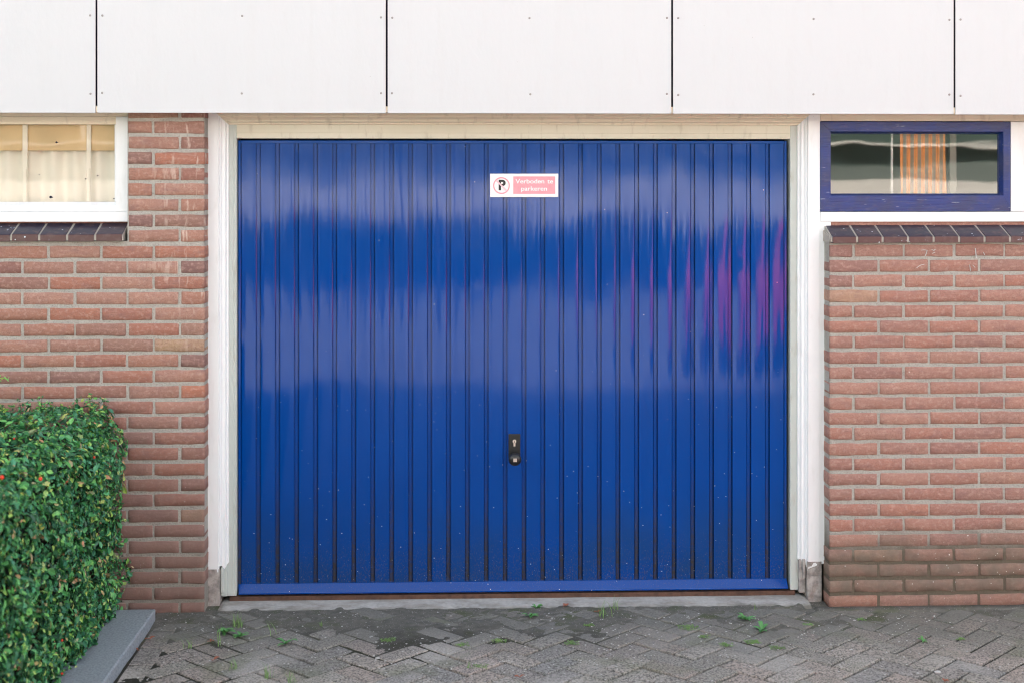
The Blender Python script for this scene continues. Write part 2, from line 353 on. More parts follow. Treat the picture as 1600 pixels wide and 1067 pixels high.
for i in range(900):
    d = Vector([random.gauss(0, 1) for _ in range(3)]).normalized()*random.uniform(.7, 1.5); p = Vector((-.75, -12.6, 4.9))+d
    q = Vector([random.gauss(0, 1) for _ in range(3)]).normalized()*.13; t = q.orthogonal().normalized()*.09
    b.poly([p-q, p+t, p+q, p-t])
b.build('crown', M['foil'], tr, fixn=False)

# ------------------------------------------------------------ brick walls
CH, BH, BL, JT = .0667, .0512, .2123, .0111
def brick_add(mb, x0, x1, z0, z1, c, depth=.022, endL=False, endR=False, yf=0.0):
    n = len(mb.v); L = x1-x0; sd = random.random()*100
    xs = [0, .0022] + [L*i/7 for i in range(1, 7)] + [L-.0022, L]; hh = z1-z0
    zs = [0, .0022, hh*.5, hh-.0022, hh]; yo = random.uniform(-.0018, .0018)
    xj, zj = random.uniform(-.002, .002), random.uniform(-.0014, .0014); rot = random.uniform(-.010, .010)
    W, Z = len(xs), len(zs)
    for j, z in enumerate(zs):
        for i, x in enumerate(xs):
            e = (i in (0, W-1)) or (j in (0, Z-1))
            px = x0+x+xj; pz = z0+z+zj+(x-L/2)*rot
            if j in (0, Z-1): pz += .0036*nz(px*14+sd, j, sd)
            if j in (1, Z-2): pz += .0026*nz(px*14+sd, j, sd)
            if i in (0, W-1): px += .0018*nz(sd, z*30, i)
            if (i in (0, W-1)) and (j in (0, Z-1)): px += (.002 if i == 0 else -.002); pz += (.0015 if j == 0 else -.0015)
            y = yf+yo+(.0022 if e else 0)+.0008*nz(px*14, sd, pz*25)
            mb.v.append((px, y, pz))
    for j in range(Z-1):
        for i in range(W-1):
            a = n+j*W+i; mb.f.append((a, a+1, a+W+1, a+W)); mb.c.append(c)
    ring = [i for i in range(W)] + [j*W+W-1 for j in range(1, Z)] + [(Z-1)*W+i for i in range(W-2, -1, -1)] + [j*W for j in range(Z-2, 0, -1)]
    m = len(mb.v)
    for r in ring:
        v = mb.v[n+r]; mb.v.append((v[0], yf+depth, v[2]))
    k = len(ring)
    for i in range(k): mb.f.append((n+ring[i], m+i, m+(i+1) % k, n+ring[(i+1) % k])); mb.c.append(c)
def tint(): return (random.random(), random.random(), random.random())
def wall(xa, xb, rows, edge, half_even, parent, corner_returns=True, z_start=0):
    """courses of bricks between xa and xb; edge 'L' or 'R' is where the bond is set out from"""
    mb = MB()
    for k in range(z_start, rows):
        z0 = -.0123+k*CH; first = (BL-JT)/2 if (k % 2 == 0) == half_even else BL
        segs = []; L = 0; ln = first
        while L < xb-xa-.03:
            e = min(L+ln, xb-xa); segs.append((L, e)); L = e+JT; ln = BL
        for i, (a, e) in enumerate(segs):
            dp = .105 if i == 0 else .022
            if edge == 'L': brick_add(mb, xa+a, xa+e, z0, z0+BH, tint(), dp)
            else: brick_add(mb, xb-e, xb-a, z0, z0+BH, tint(), dp)
    return mb
XWL = P(319.5, 600, 0)[0]; XWR = P(1296, 600, 0)[0]; XE = P(197.5, 260, 0)[0]
wl = empty('brick_wall', (-2.2, .05, 0)); tag(wl, 'orange-red brick wall on the left, with a narrow brick pier between the cream window and the garage', 'wall')
zsl = P(100, 378, 0)[1]; zsr = P(1450, 380.5, 0)[1]
nl = int((zsl-.004+.011)/CH+.35); nr = int((zsr+.011)/CH+.35)
b1 = wall(-3.42, XWL, 24, 'R', True, wl)
o = b1.build('brickwork', M['brick'], wl, smooth=True)
b2 = MB()
for k in range(24, 33):
    z0 = -.011+k*CH; hf = (BL-JT)/2
    spl = [(0, hf), (hf+JT, hf+JT+BL)] if k % 2 == 0 else [(0, BL), (BL+JT, BL+JT+hf)]
    for a, e in spl: 
        if z0+BH < UZ+.05: brick_add(b2, XWL-e, XWL-a, z0, z0+BH, tint(), .105 if a == 0 else .105)
b2.build('pier', M['brick'], wl, smooth=True)
def rough_sheet(x0, x1, z0, z1, y, step=.0125, amp=.0016):
    mb = MB(); nx = max(1, int((x1-x0)/step)); nzz = max(1, int((z1-z0)/step)); n = 0
    for j in range(nzz+1):
        for i in range(nx+1):
            X = x0+(x1-x0)*i/nx; Z = z0+(z1-z0)*j/nzz
            mb.v.append((X, y+amp*nz(X*40, Z*40, y*10)+amp*nz(X*9, Z*9, 5), Z))
    for j in range(nzz):
        for i in range(nx):
            a = j*(nx+1)+i; mb.f.append((a, a+1, a+nx+2, a+nx+1))
    return mb
mo = rough_sheet(-3.42, XWL-.004, -.04, 24*CH-.011+.004, .0038); mo.box(-3.42, XWL-.0010, .0095, .12, -.04, 24*CH-.010); mo.build('mortar', M['mortar'], wl)
mo = rough_sheet(XE+.004, XWL-.004, 24*CH-.010, UZ+.03, .0038); mo.box(XE+.003, XWL-.0010, .0095, .12, 24*CH-.009, UZ+.03); mo.build('mortar', M['mortar'], wl)
wr = empty('brick_wall', (2.6, .05, 0)); tag(wr, 'pinkish brick wall on the right, grimy along its foot, under the blue window', 'wall')
b3 = wall(XWR, 3.65, 24, 'L', False, wr); b3.build('brickwork', M['brick'], wr, smooth=True)
mo = rough_sheet(XWR+.004, 3.65, -.04, 24*CH-.008, .0038); mo.box(XWR+.0010, 3.65, .0095, .12, -.04, 24*CH-.009); mo.build('mortar', M['mortar'], wr)
# paint scribbles on two top courses of the right wall
sc = MB()
def stroke(pts, wd=.0022):
    pts = [P(u, v, -.003) for u, v in pts]
    for (xa, za), (xb, zb) in zip(pts, pts[1:]):
        d = Vector((xb-xa, zb-za)); 
        if d.length == 0: continue
        q = Vector((-d.y, d.x)).normalized()*wd/2
        sc.prism([(xa-q.x, za-q.y), (xb-q.x, zb-q.y), (xb+q.x, zb+q.y), (xa+q.x, za+q.y)], -.0036, .002)
def cz(u, v): return (1280+u*320/1313, 380+v*260/1067)
stroke([cz(655, 47), cz(675, 45), cz(693, 48), cz(688, 66), cz(680, 84)]); stroke([cz(722, 42), cz(735, 50), cz(745, 42)], .0018); stroke([cz(726, 68), cz(744, 60)], .0018)
stroke([cz(1002, 35), cz(1005, 70), cz(1008, 98)], .003); stroke([cz(1053, 60), cz(1062, 78)], .002); stroke([cz(625, 160), cz(650, 143), cz(675, 137)], .0018)
stroke([cz(965, 140), cz(970, 175), cz(974, 182)], .0015); stroke([cz(985, 142), cz(1000, 158)], .0015)
sc.build('paint_mark', M['chip'], wr)

# sills of dark glazed tiles
def sill(name, xa, xb, per, start, parent, yb, yf, zb, zt, zf, shearsign=0):
    """tiles laid across the wall top: back height zt, front top edge zf, front bottom zb"""
    mb = MB(); gm = MB(); x = start; rr = .004
    gm.prism([(0, 0)]*3, 0, 0) if False else None
    while x < xb:
        a, e = max(x+.005, xa), min(x+per-.005, xb)
        if e-a > .01:
            col = tint(); dz = random.uniform(-.0012, .0012); dy = random.uniform(-.001, .001)
            ring = lambda X: [(X, yb, zt+dz), (X, yf+rr+dy, zf+dz+.001), (X, yf+.001+dy, zf+dz-.0015), (X, yf+dy, zf-rr+dz), (X, yf+dy, zb+dz), (X, yb, zb)]
            k = len(mb.f); mb.loft([ring(a), ring(a+.001), ring(e-.001), ring(e)], cap=True); mb.c += [col]*(len(mb.f)-k)
        x += per
    o = mb.build(name, M['tile'], parent, bevel=.0012, seg=2)
    g = MB(); g.loft([[(X, yb, zt-.002), (X, yf+.007, zf-.0035), (X, yf+.004, zf-.006), (X, yf+.004, zb+.003), (X, yb, zb+.002)] for X in (xa+.001, xb-.001)], cap=True)
    g.build('grout', M['grout'], o)
    return o
XSL = P(191.5, 372, -.03)[0]; XSR = P(1299, 375, -.03)[0]
zf_l = P(100, 366.5, -.03)[1]; zb_l = P(100, 377.5, -.03)[1]
sill('window_sill', -3.42, XSL, .1185, XSL-.1185*20, wl, .095, -.024, zb_l, P(100, 349, .09)[1], zf_l)
zf_r = P(1450, 369.5, -.03)[1]; zb_r = P(1450, 379.8, -.03)[1]
sill('window_sill', XSR, 3.65, .1128, P(1340, 375, -.03)[0]-.1128, wr, .095, -.024, zb_r, P(1450, 352, .09)[1], zf_r)
# mortar fillet at the chipped left end of the right sill
fl = MB(); x1 = XSR+.0005
fl.loft([[(x1-.006, .09, zb_r+.004), (x1-.004, .0, zb_r-.002), (x1-.003, -.014, zf_r-.012), (x1-.004, .0, zf_r+.004), (x1-.006, .09, zf_r+.022)], [(x1, .09, zb_r+.004), (x1, .0, zb_r-.002), (x1, -.016, zf_r-.012), (x1, 0, zf_r+.004), (x1, .09, zf_r+.022)]], cap=True)
fl.build('mortar_fillet', M['grout'], wr)
# bedding mortar under sills
MB().box(XWR+.001, 3.65, .001, .09, 24*CH-.0085, zb_r-.0005).build('bedding', M['mortar'], wr)
MB().box(-3.42, XE-.002, .001, .09, 24*CH-.0095, zb_l-.0005).build('bedding', M['mortar'], wl)

MB().box(XWR+.001, 3.65, .098, .14, 24*CH, P(1450, 347, .09)[1]+.004).build('bedding', M['brick'], wr)
MB().box(-3.42, XE-.002, .098, .14, 24*CH, P(100, 347.3, .06)[1]+.004).build('bedding', M['brick'], wl)
# ------------------------------------------------------------ cladding
JU = [150.5, 604.2, 1050.3, 1491.6]; JX = [P(u, 90, -.09)[0] for u in JU]
WPL = 1.235; ed = [JX[0]-WPL] + JX + [JX[-1]+WPL]
plab = ['white cladding panel left of the garage, above the cream window', 'white cladding panel above the narrow brick pier and left end of the blue door',
        'middle white cladding panel, straight above the parking sign', 'white cladding panel above the right end of the door and most of the blue window',
        'white cladding panel at the far right, cut by the edge of the picture']
ZS = [P(600, v, -.09)[1] for v in (147.3, 27.3)]
for i in range(5):
    a, e = ed[i]+.0042, ed[i+1]-.0042; cxm = (a+e)/2
    p = empty('cladding_panel', (cxm, -.085, UZ)); tag(p, plab[i], 'cladding panel', 'white cladding panels along the top')
    dz = random.uniform(-.001, .001); yy = random.uniform(-.0008, .0008)
    bd = MB(); bd.box(a, e, -.09+yy, -.082+yy, UZ+dz, UZ+1.15); bd.build('board', M['panel'], p, bevel=.0012)
    for z in ZS+[ZS[1]+.334]:
        for x in (a+.02, cxm, e-.02):
            s = MB(); s.lathe_y(x+random.uniform(-.002, .002), z+random.uniform(-.003, .003), [(.0048, -.0895+yy), (.0048, -.0915+yy), (.0036, -.0928+yy), (.0012, -.093+yy)], 12); s.build('screw', M['screw'], p)
trim = MB(); trim.box(-4, 4.2, -.0815, -.035, UZ+.006, UZ+.030)
tag(trim.build('soffit_batten', M['head']), 'cream batten hidden behind the lower edge of the white panels', 'batten')

# ------------------------------------------------------------ timber door frame (mitred moulding)
fr = empty('door_frame', (.25, .1, 0)); tag(fr, 'white painted timber frame around the blue garage door, warm shade coloured into its head', 'door frame')
XL = P(357.5, 500, .13)[0]-.092; XR = P(1246, 500, .13)[0]+.092
ZT = P(800, 196, .13)[1]+.092; ZB = P(340, 893, .09)[1]; ZB2 = P(350, 884, .11)[1]
prof_f = [(-.0, .150), (-.0, .0905), (.002, .0885), (.053, .0885), (.0555, .091), (.0555, .100), (.0555, .150)]
prof_m = [(.0555, .155), (.0555, .0995), (.059, .0985), (.064, .103), (.066, .110), (.072, .112), (.078, .112), (.082, .1175), (.084, .125), (.090, .126), (.092, .129), (.092, .155)]
XLo, XRo = -.012, .012
def fpost(name, prof, sgn, X0, zb, m, jag=0, cut0=None):
    rings = []
    zs = [zb+(ZT-zb)*i/40 for i in range(40)]
    for q, z in enumerate(zs):
        wob = .0007*nz(z*5, sgn, 3)
        jz = lambda d: (jag*nz(d*60, sgn*3, 1) if q == 0 else 0)
        rings.append([(X0+sgn*(d+wob), y, z+jz(d)) for d, y in prof])
    rings.append([(X0+sgn*d, y, ZT-d) for d, y in prof])
    mb = MB(); mb.loft(rings, cap=True); return mb.build(name, m, fr)
fpost('post', prof_f, 1, XL, ZB, M['frame'], .03); fpost('moulding', prof_m, 1, XL, ZB2, M['frame'], .03)
fpost('post', prof_f, -1, XR, ZB+.006, M['frame'], .05); fpost('moulding', prof_m, -1, XR, ZB2+.015, M['frame'], .06)
for nm, prof in (('head', prof_f), ('moulding', prof_m)):
    mb = MB(); xs_ = 24
    mb.loft([[(XL+d+(XR-XL-2*d)*i/xs_, y, ZT-d+.0006*nz(i, d*9)) for d, y in prof] for i in range(xs_+1)], cap=True); mb.build(nm, M['head'], fr)
# closing strips between post and brick
MB().box(XL-.03, XL-.0005, .0925, .16, ZB+.002, UZ+.03).build('cover_strip', M['frame'], fr)
zw_b = P(1290, 347, .09)[1]
MB().box(XR+.0005, XWR+.03, .0915, .16, ZB+.01, zw_b-.001).build('cover_strip', M['frame'], fr)
# plinths
def lumpy(x0, x1, y0, y1, z0, z1, amp, nn=8):
    mb = MB(); rings = []
    for i in range(nn+1):
        z = z0+(z1-z0)*i/nn; r = []
        for t_ in range(8):
            X = x0+(x1-x0)*t_/7; r.append((X, y0+amp*nz(X*30, z*25, 2), z))
        for t_ in range(4):
            Y = y0+(y1-y0)*(t_+1)/4; r.append((x1+amp*nz(Y*30, z*30, 8)*.5, Y, z))
        r.append((x0, y1, z)); rings.append(r)
    mb.loft(rings, cap=True); return mb
lumpy(XL-.004, XL+.058, .088, .2, -.03, ZB+.012, .004).build('plinth', M['plinth'], fr, smooth=False)
lumpy(XR-.058, XR+.006, .088, .2, -.03, ZB+.02, .012, 12).build('plinth', M['plinth'], fr, smooth=False)
b = MB(); b.box(XR-.088, XR-.06, .115, .16, .02, ZB2+.004); b.box(XR-.075, XR-.062, .10, .116, .09, ZB2+.008); b.build('rotten_wood', M['plinth'], fr, bevel=.004)
b = MB(); b.box(XL+.06, XL+.088, .118, .16, .03, ZB2-.002); b.box(XL+.060, XL+.074, .105, .119, .05, ZB2-.006); b.build('rotten_wood', M['steel'], fr, bevel=.004)
# steel door frame
SXL, SXR = P(370.5, 500, .155)[0], P(1233.5, 500, .155)[0]; SZ = P(800, 217.5, .155)[1]; ZD0 = P(800, 925, .16)[1]
sf = MB(); sf.box(XL+.080, SXL, .140, .26, ZD0+.004, ZT-.08); sf.box(XL+.080, SXL-.012, .137, .141, ZD0+.004, ZT-.08); sf.build('steel_jamb', M['steel'], fr, bevel=.0015)
sf = MB(); sf.box(SXR, XR-.080, .140, .26, ZD0+.004, ZT-.08); sf.build('steel_jamb', M['steel'], fr, bevel=.0015)
sf = MB(); sf.box(SXL, SXR, .143, .26, SZ, ZT-.08); sf.box(SXL, SXR, .140, .1435, SZ+.024, ZT-.085); sf.build('steel_head', M['steelhead'], fr, bevel=.002)
MB().box(SXL-.02, SXR+.02, .262, .27, -.02, ZT).build('gap_shade_backing', M['dark'], fr)  # near-black sheet added so the gap round the leaf stays dark

# ------------------------------------------------------------ garage door
dr = empty('garage_door', (.243, .18, ZD0)); tag(dr, 'glossy blue ribbed up-and-over garage door, splashed with dirt at the bottom', 'garage door')
RC, RP = P(803.8, 500, .17)[0], .0842
Z0, Z1 = P(800, 908, .17)[1], P(800, 224, .17)[1]
xs = []
for k in range(-14, 15):
    c0 = RC+k*RP; h = .0312 if abs(k) < 14 else .0312
    if k == -14: xs.append((c0-.0465, .009, k)); xs.append((c0-h-.003, .009, k))
    xs += [(c0-h, .0, k), (c0-h+.003, -.0004, k), (c0-.010, -.0007, k), (c0+.010, -.0007, k), (c0+h-.003, -.0004, k), (c0+h, 0., k)]
    xs += [(c0+h+.0004, .0115, k), (c0+h+.0034, .0125, k), (c0+h+.0045, .0095, k), (c0+RP-h-.0048, .0095, k), (c0+RP-h-.0042, .021, k), (c0+RP-h-.0004, .021, k)] if k < 14 else [(c0+h+.003, .009, k), (c0+.0465, .009, k)]
mb = MB(); NZ = 70
for j in range(NZ+1):
    z = Z0+(Z1-Z0)*j/NZ
    for x, dy, k in xs:
        c0 = RC+k*RP
        dent = .0016*nz(x*1.6, z*1.3, 4.4)+.0009*nz(x*5, z*3.2, 1.1)
        tilt = (x-c0)*(.032*nz(k*3.7, z*1.1, 9.1)+.014*nz(k*5.1, z*3, 2.2)+.012*nz(k*7.7, .3, 2.2))+.12*((x-c0)**2)*(nz(k*2.3, z*1.4, 6)+.2)
        d1 = Vector((x-P(748, 455, .17)[0], z-P(748, 455, .17)[1])).length
        dent += .0003*math.exp(-(d1/.03)**2) + .0006*math.exp(-((x-P(1155, 405, .17)[0])**2+(z-P(1155, 405, .17)[1])**2)/.0006)
        mb.v.append((x, .17+dy+dent+tilt, z))
W = len(xs)
for j in range(NZ):
    for i in range(W-1): a = j*W+i; mb.f.append((a, a+1, a+W+1, a+W))
lf = mb.build('ribbed_leaf', M['blue'], dr, smooth=True, fixn=True)
m_ = lf.modifiers.new("e", 'EDGE_SPLIT'); m_.split_angle = R(28)
LX0, LX1 = RC-14.5*RP-.0005, RC+14.5*RP+.004
e_ = MB(); e_.box(LX0-.002, LX0+.0085, .164, .20, ZD0+.012, Z1+.010); e_.build('edge_strip', M['blue'], dr, bevel=.0015)
e_ = MB(); e_.box(LX1-.0125, LX1-.002, .164, .20, ZD0+.012, Z1+.010); e_.build('edge_strip', M['blue'], dr, bevel=.0015)
e_ = MB(); e_.box(LX0+.009, LX1-.013, .166, .20, Z1-.003, Z1+.010); e_.build('top_rail', M['blue'], dr, bevel=.0015)
ZR = P(800, 922.5, .15)[1]
e_ = MB(); e_.loft([[(x, .185, Z0+.0025), (x, .168, Z0+.002), (x, .134, ZR+.007), (x, .134, ZR), (x, .185, ZR)] for x in [LX0+.004+(LX1-LX0-.006)*i/30 for i in range(31)]], cap=True)
e_.build('bottom_rail', M['blue'], dr, bevel=.001)
# lock
px0, pz1 = P(794.5, 677.5, .166); px1, pz0 = P(813, 716, .166)
lk = MB(); lk.box(px0, px1, .1605, .1695, pz0, pz1); lp = lk.build('lock_plate', M['black'], dr, bevel=.003, seg=3)
cxk = (px0+px1)/2; zc = P(804, 689, .16)[1]
cy = MB(); cy.lathe_y(cxk, zc, [(.0082, .161), (.0082, .1575), (.0076, .157)], 20); cy.box(cxk-.0042, cxk+.0042, .1572, .161, zc-.022, zc-.003); cy.build('lock_cylinder', M['silver'], lp, bevel=.0012)
kh = MB(); kh.box(cxk-.0012, cxk+.0012, .1562, .1575, zc-.006, zc+.004); kh.build('keyhole', M['black'], lp)
zk = P(804, 716, .12)[1]; kn = MB()
kn.lathe_y(cxk, zk, [(.012, .161), (.010, .150), (.0105, .140), (.022, .122), (.0272, .112), (.0285, .103), (.0265, .093), (.0185, .0865), (.006, .085)], 32)
k_ = kn.build('knob', M['black'], lp, smooth=True)
ki = MB()
ki.box(cxk-.0078, cxk-.0028, .081, .087, zk-.0078, zk+.0078); ki.box(cxk+.0028, cxk+.0078, .081, .087, zk-.0078, zk+.0078); ki.box(cxk-.003, cxk+.003, .0813, .087, zk-.003, zk+.002)
ki.box(cxk-.003, cxk+.003, .083, .087, zk-.0078, zk+.0078); ki.build('emblem', M['silver'], lp, bevel=.0006)

# ------------------------------------------------------------ parking sign
YS = .1625; sx0, sz1 = P(765.8, 272, YS); sx1, sz0 = P(872.3, 308.5, YS)
sg = empty('parking_sign', ((sx0+sx1)/2, YS, sz0)); tag(sg, 'small white and faded red no-parking sign fixed to the upper middle of the blue door', 'sign')
b = MB(); b.box(sx0, sx1, YS, YS+.006, sz0, sz1); b.build('board', M['signw'], sg, bevel=.0008)
def text(body, size, cx, cz, m, y, off=0, parent=sg, name='lettering', sx=1, sp=1):
    c = bpy.data.curves.new(name, 'FONT'); c.body = body; c.size = size; c.align_x = 'CENTER'; c.align_y = 'CENTER'; c.offset = off; c.extrude = .0003; c.space_character = sp; c.space_word = 1.35
    t = bpy.data.objects.new(name, c); COL.objects.link(t); dg = bpy.context.evaluated_depsgraph_get(); me = bpy.data.meshes.new_from_object(t.evaluated_get(dg))
    bpy.data.objects.remove(t)
    me.transform(Matrix.Translation((cx, y, cz)) @ Matrix.Rotation(R(90), 4, 'X') @ Matrix.Diagonal((sx, 1, 1, 1)))
    return link(name, me, m, parent)
rx0, rz1 = P(802, 276.3, YS); rx1, rz0 = P(867.5, 303.6, YS)
MB().box(rx0, rx1, YS-.0008, YS+.001, rz0, rz1).build('red_field', M['signp'], sg)
text('Verboden te', .0278, *(lambda a: (a[0], a[1]))(P(835, 284.2, YS)), M['signw'], YS-.0014, .0005, sx=1.16)
text('parkeren', .0278, *(lambda a: (a[0], a[1]))(P(834.5, 295.6, YS)), M['signw'], YS-.0014, .0005, sx=1.16)
ccx, ccz = P(783.6, 290.6, YS); ro = 13.2/350.5; ri = 11.2/350.5
rg = MB(); k = 48
A = lambda r, y: [(ccx+r*math.cos(2*math.pi*i/k), y, ccz+r*math.sin(2*math.pi*i/k)) for i in range(k)]
rg.loft([A(ro, YS+.001), A(ro, YS-.0008), A(ri, YS-.0008), A(ri, YS+.001)]); rg.build('prohibition_ring', M['signp'], sg)
text('P', .062, ccx+.001, ccz, M['signk'], YS-.0012, .0022, name='letter_p')
sl = MB(); q = ri*.72
for d in (1,): sl.prism([(ccx-q-.0025, ccz+q-.0025), (ccx-q+.0025, ccz+q+.0025), (ccx+q+.0025, ccz-q+.0025), (ccx+q-.0025, ccz-q-.0025)], YS-.0022, YS+.001)
sl.build('slash', M['signpp'], sg)
for u, v in ((868.5, 303.5), (769, 291)):
    x, z = P(u, v, YS); s = MB(); s.lathe_y(x, z, [(.003, YS), (.003, YS-.001), (.001, YS-.0015)], 10); s.build('fixing', M['signw'], sg)

# ------------------------------------------------------------ blue window, right
bw = empty('window', (2.05, .09, 1.68)); tag(bw, 'narrow window with a weathered blue sash set in a white frame, striped curtain behind', 'window')
wx0, wz1 = P(1281, 190.5, .09); wx1, _ = P(1578.5, 190, .09); wz0 = P(1430, 331, .09)[1]; wz1 = P(1430, 190.5, .09)[1]
fz0 = P(1430, 347, .09)[1]; fx1 = P(1630, 250, .09)[0]
b = MB(); b.box(XR+.0006, fx1, .087, .17, fz0, wz0-.0015)
b.build('frame', M['frame'], bw, bevel=.002)
b = MB(); b.box(XR+.0006, fx1, .087, .17, wz1+.0015, UZ+.03); b.build('frame_head', M['head'], bw, bevel=.002)
b = MB(); b.box(wx1+.0015, fx1, .087, .17, wz0-.0005, wz1+.0005); b.box(wx1+.001, wx1+.012, .093, .16, wz0-.0005, wz1+.0005) if 0 else None
b.build('frame', M['frame'], bw, bevel=.002)
gx0 = P(1298.5, 250, .11)[0]; gx1 = P(1561.5, 250, .11)[0]; gz1 = P(1430, 209.5, .11)[1]; gz0 = P(1430, 303, .11)[1]
def sash(parent, x0, x1, z0, z1, a0, a1, c0, c1, yf, yg, yb, m, name='sash'):
    # four mitred rails with an inner bevel from the face back to the glass
    O = [(x0, z0), (x1, z0), (x1, z1), (x0, z1)]; I = [(a0-.008, c0-.008), (a1+.008, c0-.008), (a1+.008, c1+.008), (a0-.008, c1+.008)]; Gc = [(a0, c0), (a1, c0), (a1, c1), (a0, c1)]
    for i in range(4):
        j = (i+1) % 4; mb = MB(); rings = []
        for A_, B_, C_ in ((O[i], I[i], Gc[i]), (O[j], I[j], Gc[j])):
            rings.append([(A_[0], yb, A_[1]), (A_[0], yf+.002, A_[1]), (A_[0]+(.002 if A_ in (O[0], O[3]) else -.002), yf, A_[1]+(.002 if A_ in (O[0], O[1]) else -.002)), (B_[0], yf, B_[1]), (B_[0], yf+.006, B_[1]), (C_[0], yg, C_[1]), (C_[0], yb, C_[1])])
        mb.loft(rings, cap=True); mb.build(name, m, parent, bevel=.001)
sash(bw, wx0, wx1, wz0, wz1, gx0, gx1, gz0, gz1, .084, .116, .14, M['sash'], 'sash_rail')
MB().box(gx0-.003, gx1+.003, .118, .1215, gz0-.003, gz1+.003).build('pane', M['glass'], bw)
# right of the frame more brick pier
pr = MB()
for k in range(24, 33):
    z0 = -.011+k*CH
    for q in range(4):
        a = fx1+.004+q*(BL+JT)+(0 if k % 2 else -.11); e = a+BL; a = max(a, fx1+.004)
        if z0+BH < UZ+.05 and e-a > .02: brick_add(pr, a, min(e, 3.65), z0, z0+BH, tint(), .1)
pr.build('pier', M['brick'], wr, smooth=True)
mo = MB(); mo.box(fx1+.007, 3.65, .006, .12, 24*CH-.008, UZ+.03); mo.build('mortar', M['mortar'], wr)
# curtain and pole inside
def drape(name, u0, u1, y, m, folds, amp, z0, z1, flare=0, wob=0.0):
    xa, xb = P(u0, 250, y)[0], P(u1, 250, y)[0]; mb = MB(); nx = folds*10; nn = 14
    for j in range(nn+1):
        t = j/nn; z = z0+(z1-z0)*t
        for i in range(nx+1):
            q = i/nx; x = xa+(xb-xa)*q+flare*(1-t)*(q-.2)+wob*math.sin(t*5+.6)
            mb.v.append((x, y+amp*math.sin(q*folds*2*math.pi+.4*math.sin(t*3)), z))
    for j in range(nn):
        for i in range(nx): a = j*(nx+1)+i; mb.f.append((a, a+1, a+nx+2, a+nx+1))
    o = mb.build(name, m, None, smooth=True); s = o.modifiers.new("s", 'SOLIDIFY'); s.thickness = .0015; return o
tag(drape('curtain', 1408, 1478, .165, M['stripe'], 6, .010, 1.6, 2.14, .008, .003), 'orange and white striped curtain hanging behind the blue-framed window', 'curtain')
x_, _ = P(1394, 250, .2)
p = MB(); p.loft([[(x_+.006*math.cos(a)+.002*math.sin(z*9), .2+.006*math.sin(a), z) for a in [i*math.pi/4 for i in range(8)]] for z in [1.62+.05*i for i in range(11)]], cap=True)
tag(p.build('white_cord', M['frame']), 'thin white cord hanging inside the blue-framed window, left of the striped curtain', 'cord')
x_, _ = P(1487, 250, .3)
p = MB(); p.box(x_-.016, x_+.016, .28, .3, 1.6, 2.16); tag(p.build('upright_rail', M['room'], bevel=.003), 'pale grey upright inside the blue-framed window, right of the striped curtain', 'rail')

# ------------------------------------------------------------ cream window, left
lw = empty('window', (-2.0, .09, 1.68)); tag(lw, 'white framed window at the upper left with a pale net curtain behind its dirty pane', 'window')
lx0 = P(-320, 260, .09)[0]; lx1 = XE-.0025
lz1 = P(100, 183.5, .09)[1]; lz0 = P(100, 347.3, .06)[1]
gx0 = P(-290, 250, .11)[0]; gx1 = P(180, 250, .11)[0]; gz1 = P(100, 195, .11)[1]; gz0 = P(100, 316, .11)[1]
b = MB(); b.box(lx0, lx1, .065, .14, lz0, P(100, 331, .07)[1]); b.build('frame', M['frame'], lw, bevel=.003)
b = MB(); b.box(lx0, lx1, .075, .14, lz1+.002, UZ+.03); b.build('frame_head', M['head'], lw, bevel=.002)
b = MB(); b.box(gx1+.012, lx1, .068, .14, P(100, 331, .07)[1]+.0005, lz1+.0015); b.box(lx0, gx0-.012, .068, .14, P(100, 331, .07)[1]+.0005, lz1+.0015); b.build('frame', M['frame'], lw, bevel=.003)
z1b = P(100, 331, .07)[1]
b = MB(); b.loft([[(x, .14, z1b+.001), (x, .078, z1b+.001), (x, .078, z1b+.010), (x, .083, z1b+.014), (x, .083, z1b+.026), (x, .090, z1b+.031), (x, .100, gz0), (x, .14, gz0)] for x in (gx0-.0115, gx1+.0115)], cap=True); b.build('glazing_bead', M['frame'], lw, bevel=.001)
b = MB(); b.box(gx0-.0115, gx1+.0115, .094, .14, gz1, lz1+.0015); b.box(gx0-.0115, gx1+.0115, .085, .0938, gz1+.010, lz1+.0015); b.build('glazing_bead', M['head'], lw, bevel=.0015)
b = MB(); b.box(gx1, gx1+.0115, .098, .14, gz0+.0005, gz1-.0005); b.box(gx0-.0115, gx0, .098, .14, gz0+.0005, gz1-.0005); b.build('glazing_bead', M['frame'], lw, bevel=.0015)
MB().box(gx0-.002, gx1+.002, .118, .122, gz0-.002, gz1+.002).build('pane', M['glass2'], lw)
fly = MB()
for u, v, r in ((88, 223, .0045), (79, 308.5, .006), (152, 275, .003), (133.5, 280, .003), (61, 273.5, .002), (178, 311, .003), (82, 325, .004)):
    x, z = P(u, v, .115); fly.lathe_y(x, z, [(r*.6, .1175), (r, .1165), (r*.8, .115), (r*.2, .1145)], 9)
    x0 = x+r*.4; fly.poly([(x0, .1165, z+r*.4), (x0+r*1.4, .116, z+r*.1), (x0+r*1.3, .1165, z-r*.5), (x0, .1165, z-r*.4)])
fly.build('fly_specks', M['dark'], lw)
tag(drape('net_curtain', -330, 200, .185, M['net'], 15, .014, 1.55, 2.14), 'pale net curtain with soft folds behind the upper left window', 'curtain')
